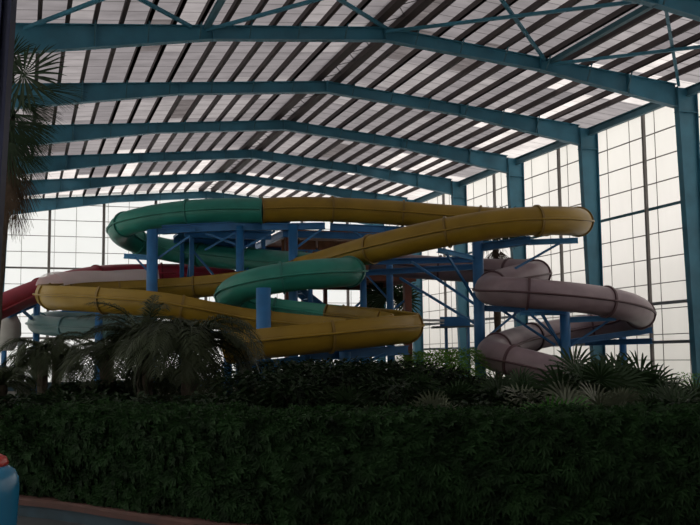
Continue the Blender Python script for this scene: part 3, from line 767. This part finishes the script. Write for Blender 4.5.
# undergrowth shrubs
def shrub(px, d, r, h, label, m='shrub', n=1700, ls=.16, name='leafy_shrub', group='shrubs behind the hedge'):
    g = ground(px, d); t = thing(name, label, 'shrub', g, group); mb = MB()
    for i in range(n):
        a = random.uniform(0, 6.283); q = random.random()**.5; z = random.random()
        rr = r*(.45+.55*math.sin(math.pi*min(1, .15+.75*z)))*q*(1+.18*math.sin(a*3+px))
        p = g+V((math.cos(a)*rr, math.sin(a)*rr, h*(.15+.85*z)))
        dv = V((math.cos(a)+random.uniform(-.6, .6), math.sin(a)+random.uniform(-.6, .6), random.uniform(-.5, .7)))
        leaf_mesh(mb, p, dv, ls*random.uniform(.7, 1.3), ls*.38, V((0, 0, 1)))
    mb.build('foliage', M[m], t)
    mb = MB()
    for i in range(6):
        a = i*1.05; mb.tube([g, g+V((math.cos(a)*r*.25, math.sin(a)*r*.25, h*.5)), g+V((math.cos(a)*r*.5, math.sin(a)*r*.5, h*.85))], [.02, .014, .006], 5)
    mb.build('stems', M['trunk'], t)
shr = [(18, 16, .7, 1.1, 'far left, behind the end of the hedge'), (75, 15.5, .8, 1.15, 'under the small palms at left'), (125, 14.5, .8, 1.15, 'left of the large date palm'),
       (215, 14, .9, 1.15, 'below the large date palm'), (262, 15, .8, 1.3, 'right of the large date palm'), (292, 14.2, .6, 1.15, 'below the left end of the bottom flume'),
       (325, 16.5, 1.1, 1.35, 'under the middle of the bottom flume'), (352, 18.5, 1.0, 1.32, 'deep under the bottom flume, behind the dark fan palm'), (392, 15.5, .8, 1.15, 'below the right end of the bottom flume'),
       (425, 19.5, 1.0, 1.45, 'beyond the bottom flume end, near the brown post'), (470, 15, .8, 1.15, 'beneath the thick right column'), (495, 16.5, .8, 1.3, 'left of the pale fan palm'),
       (575, 14, .7, 1.0, 'between the right fan palms, low'), (615, 20, 1.0, 1.35, 'behind the right fan palms'), (680, 14, .8, 1.0, 'near the right edge, low'), (655, 19, .9, 1.0, 'behind the rightmost fan palms'), (540, 20, 1.0, 1.4, 'under the front mauve tube'), (282, 19, 1.3, 1.42, 'farther back, right of the large date palm'), (330, 21, 1.4, 1.45, 'farther back under the bottom flume, left part'), (385, 21.5, 1.35, 1.4, 'farther back under the bottom flume, right part'), (470, 20, 1.2, 1.5, 'farther back behind the thick right column'), (150, 20, 1.2, 1.5, 'behind the upright date palm'), (95, 19, 1.0, 1.25, 'behind the feathery left palm')]
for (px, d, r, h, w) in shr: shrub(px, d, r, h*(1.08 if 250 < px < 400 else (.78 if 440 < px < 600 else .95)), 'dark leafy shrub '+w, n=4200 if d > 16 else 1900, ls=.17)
shrub(432, 27, 1.2, 1.75, 'brighter clipped green shrub beyond the bottom flume', 'lawn', 3200, .15)
shrub(452, 30, 1.3, 1.85, 'brighter clipped green shrub left of the thick right column', 'lawn', 3200, .15)
shrub(408, 29, 1.0, 1.7, 'brighter green shrub behind the brown tower post', 'lawn', 600, .12)
shrub(690, 25, 1.3, 1.15, 'low bright green shrub at the foot of the right wall', 'lawn', 1700, .1)
shrub(668, 27, 1.2, .95, 'lower bright green shrub at the foot of the right wall', 'lawn', 700, .1)

# the long hedge -------------------------------------------------------
HL = catmull([ground(13, 10.7), ground(80, 10.15), ground(150, 9.4), ground(230, 8.8), ground(330, 8.5), ground(450, 8.35), ground(590, 8.3), ground(730, 8.35), ground(800, 8.4)], .1)
HW = 1.5; HH = 1.08
def noise2(a, b_): return math.sin(a*2.1+1.3)*math.cos(b_*3.7+a)*.5+math.sin(a*5.3+b_*4.1)*.3+math.sin(a*11.7-b_*7.3)*.2
back = []
for i, p in enumerate(HL):
    t_ = (HL[min(i+1, len(HL)-1)]-HL[max(i-1, 0)]).normalized(); nb = V((-t_.y, t_.x, 0)); back.append((p, t_, nb))
base = HL[0].copy()
hd = thing('long_hedge', 'long dark green leafy hedge running across the whole foreground', 'hedge', base)
mb = MB(); vs = []
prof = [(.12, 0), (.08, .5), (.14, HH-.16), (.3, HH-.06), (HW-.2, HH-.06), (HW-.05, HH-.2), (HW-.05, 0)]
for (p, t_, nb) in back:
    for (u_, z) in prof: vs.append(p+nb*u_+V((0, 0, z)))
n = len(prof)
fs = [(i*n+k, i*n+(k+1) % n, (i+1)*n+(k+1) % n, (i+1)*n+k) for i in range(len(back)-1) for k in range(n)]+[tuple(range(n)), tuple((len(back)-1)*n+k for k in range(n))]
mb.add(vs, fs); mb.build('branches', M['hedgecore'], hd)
mb = MB()
NCL = 15500
for i in range(NCL):
    r = random.random()
    k = random.randrange(len(back)); p, t_, nb = back[k]
    k2 = k*.1
    if r < .60:      # front face
        z = random.uniform(.04, HH); bulge = noise2(k2*1.0, z*2.2)*.10
        q = p + nb*(.02-bulge-.12*math.sin(math.pi*z/HH)+random.uniform(-.03, .08)) + V((0, 0, z)) + t_*random.uniform(-.05, .05); out = -nb
        if z < .22 and noise2(k2*1.7, 3.1) < -.05: continue
        nn = out+V((0, 0, .25))
    elif r < .93:    # top
        u_ = random.uniform(.0, HW); q = p+nb*u_+V((0, 0, HH-.02+noise2(k2*1.3, u_*2.5)*.05+random.uniform(-.05, .04))); out = V((random.uniform(-.5, .5), random.uniform(-.5, .5), .5)); nn = V((0, 0, 1))
    else:            # left end of the hedge
        p, t_, nb = back[0]; z = random.uniform(.03, HH); q = p+nb*random.uniform(0, HW)-t_*random.uniform(-.05, .15)+V((0, 0, z)); out = -t_; nn = out
    out = (out+V((random.uniform(-.5, .5), random.uniform(-.5, .5), random.uniform(-.35, .25)))).normalized()
    tw_ = out.cross(V((0, 0, 1)));
    if tw_.length < .1: tw_ = V((1, 0, 0))
    tw_.normalize(); vv = tw_.cross(out).normalized()
    m_ = 6; a0 = random.uniform(0, 6.28); ll = random.uniform(.055, .095)
    for j in range(m_):
        a = a0+j*6.283/m_; dv = (tw_*math.cos(a)+vv*math.sin(a))*.9+out*.35-V((0, 0, .35))
        leaf_mesh(mb, q, dv, ll*random.uniform(.8, 1.15), ll*.36, out, .5)
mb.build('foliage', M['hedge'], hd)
# curb in front of the hedge
kerb = thing('planter_curb', 'low curb with reddish top and blue grey side under the front of the hedge', 'curb', base)
mb = MB(); mb2 = MB(); v1 = []; v2 = []
for (p, t_, nb) in back:
    for (u_, z) in ((-.16, 0), (-.16, .13), (.10, .13), (.10, 0)): v1.append(p+nb*u_+V((0, 0, z)))
    for (u_, z) in ((-.20, .13), (-.20, .18), (-.17, .20), (.10, .20), (.10, .13)): v2.append(p+nb*u_+V((0, 0, z)))
def strips(mb, vs, n, L_): mb.add(vs, [(i*n+k, i*n+(k+1) % n, (i+1)*n+(k+1) % n, (i+1)*n+k) for i in range(L_-1) for k in range(n)]+[tuple(range(n)), tuple((L_-1)*n+k for k in range(n))])
strips(mb, v1, 4, len(back)); mb.build('curb_side', M['curbblue'], kerb)
strips(mb2, v2, 5, len(back)); mb2.build('curb_top', M['capred'], kerb)
# paving in front
mb = MB(); vs = [p-nb*.16+V((0, 0, .012)) for (p, t_, nb) in back]
ext = [V((XWL+.02, HL[0].y+.3, .012)), V((XWL+.02, -8.9, .012)), V((12, -8.9, .012))]
mb.add(ext[::-1]+[] , [(0, 1, 2)]) if False else None
poly = vs+[V((13, HL[-1].y-.2, .012)), V((13, -8.9, .012)), V((XWL+.02, -8.9, .012)), V((XWL+.02, vs[0].y, .012))]
mb.add(poly, [tuple(range(len(poly)))]); pv = mb.build('floor_paving', M['paving']); struct(pv)

# dark post cut by the left edge
pb, pt_ = ground(-19, 9), at(11.5, -60, 9)
lp = thing('steel_post', 'dark violet blue steel post cut by the left edge of the view', 'post', (pb.x, pb.y, .012))
mb = MB(); mb.ibeam(V((pb.x, pb.y, .012)), pt_+(pt_-pb)*.15, .14, .12, upd=rgt0); mb.build('shaft', M['post'], lp)
mb = MB(); mb.box((pb.x, pb.y, .032), .35, .35, .04); mb.build('base_plate', M['post'], lp)

# blue bin at the lower left corner
c = ground(-17.5, 4.5)
bn = thing('litter_bin', 'glossy blue rounded litter bin with red lid, cut by the left edge', 'bin', (c.x, c.y, .012))
mb = MB(); mb.lathe(c+V((0, 0, .012)), [(.145, 0), (.15, .04), (.158, .4), (.172, .86), (.180, 1.01), (.176, 1.065), (.160, 1.10), (.13, 1.12), (.10, 1.125)], 40)
mb.build('bin_body', M['binblue'], bn, True)
mb = MB(); mb.lathe(c+V((0, 0, 1.13)), [(.125, 0), (.132, .015), (.12, .04), (.07, .065), (.0001, .07)], 32); mb.build('lid', M['binred'], bn, True)

mb = MB(); mb.box((30, 22, 2.9), .4, 90, 6.3); struct(mb.build('wall_shade_added', M['backwall']))  # unseen wall added outside to shade the lower right wall sheets
# ------------------------------------------------------------------ outside ground and daylight
mb = MB(); mb.box((10, 25, -.35), 400, 400, .2); o = mb.build('floor_outside', M['grass']); struct(o)
w = bpy.data.worlds.new('overcast'); S.world = w; w.use_nodes = True
nt = w.node_tree; N = nt.nodes; L = nt.links; bg = N['Background']
tc = N.new('ShaderNodeTexCoord'); sx = N.new('ShaderNodeSeparateXYZ'); L.new(tc.outputs['Generated'], sx.inputs[0])
r = N.new('ShaderNodeValToRGB'); L.new(sx.outputs['Z'], r.inputs['Fac'])
r.color_ramp.elements[0].position = .0; r.color_ramp.elements[0].color = (.80, .80, .78, 1)
r.color_ramp.elements[1].position = .5; r.color_ramp.elements[1].color = (1, .985, .98, 1)
L.new(r.outputs['Color'], bg.inputs['Color']); bg.inputs['Strength'].default_value = 1.9
sun = bpy.data.lights.new('sun', 'SUN'); sun.energy = 1.2; sun.angle = math.radians(12); sun.color = (1, .95, .88)
so = bpy.data.objects.new('sun', sun); COL.objects.link(so); so.rotation_euler = (math.radians(38), 0, math.radians(115)); so.location = (30, 30, 40)

vs_ = S.view_settings; vs_.view_transform = 'Standard'; vs_.look = 'None'; vs_.gamma = 1; vs_.exposure = 0; vs_.use_curve_mapping = False
S.cycles.max_bounces = 8; S.cycles.diffuse_bounces = 4; S.cycles.transparent_max_bounces = 12
S.cycles.use_denoising = True
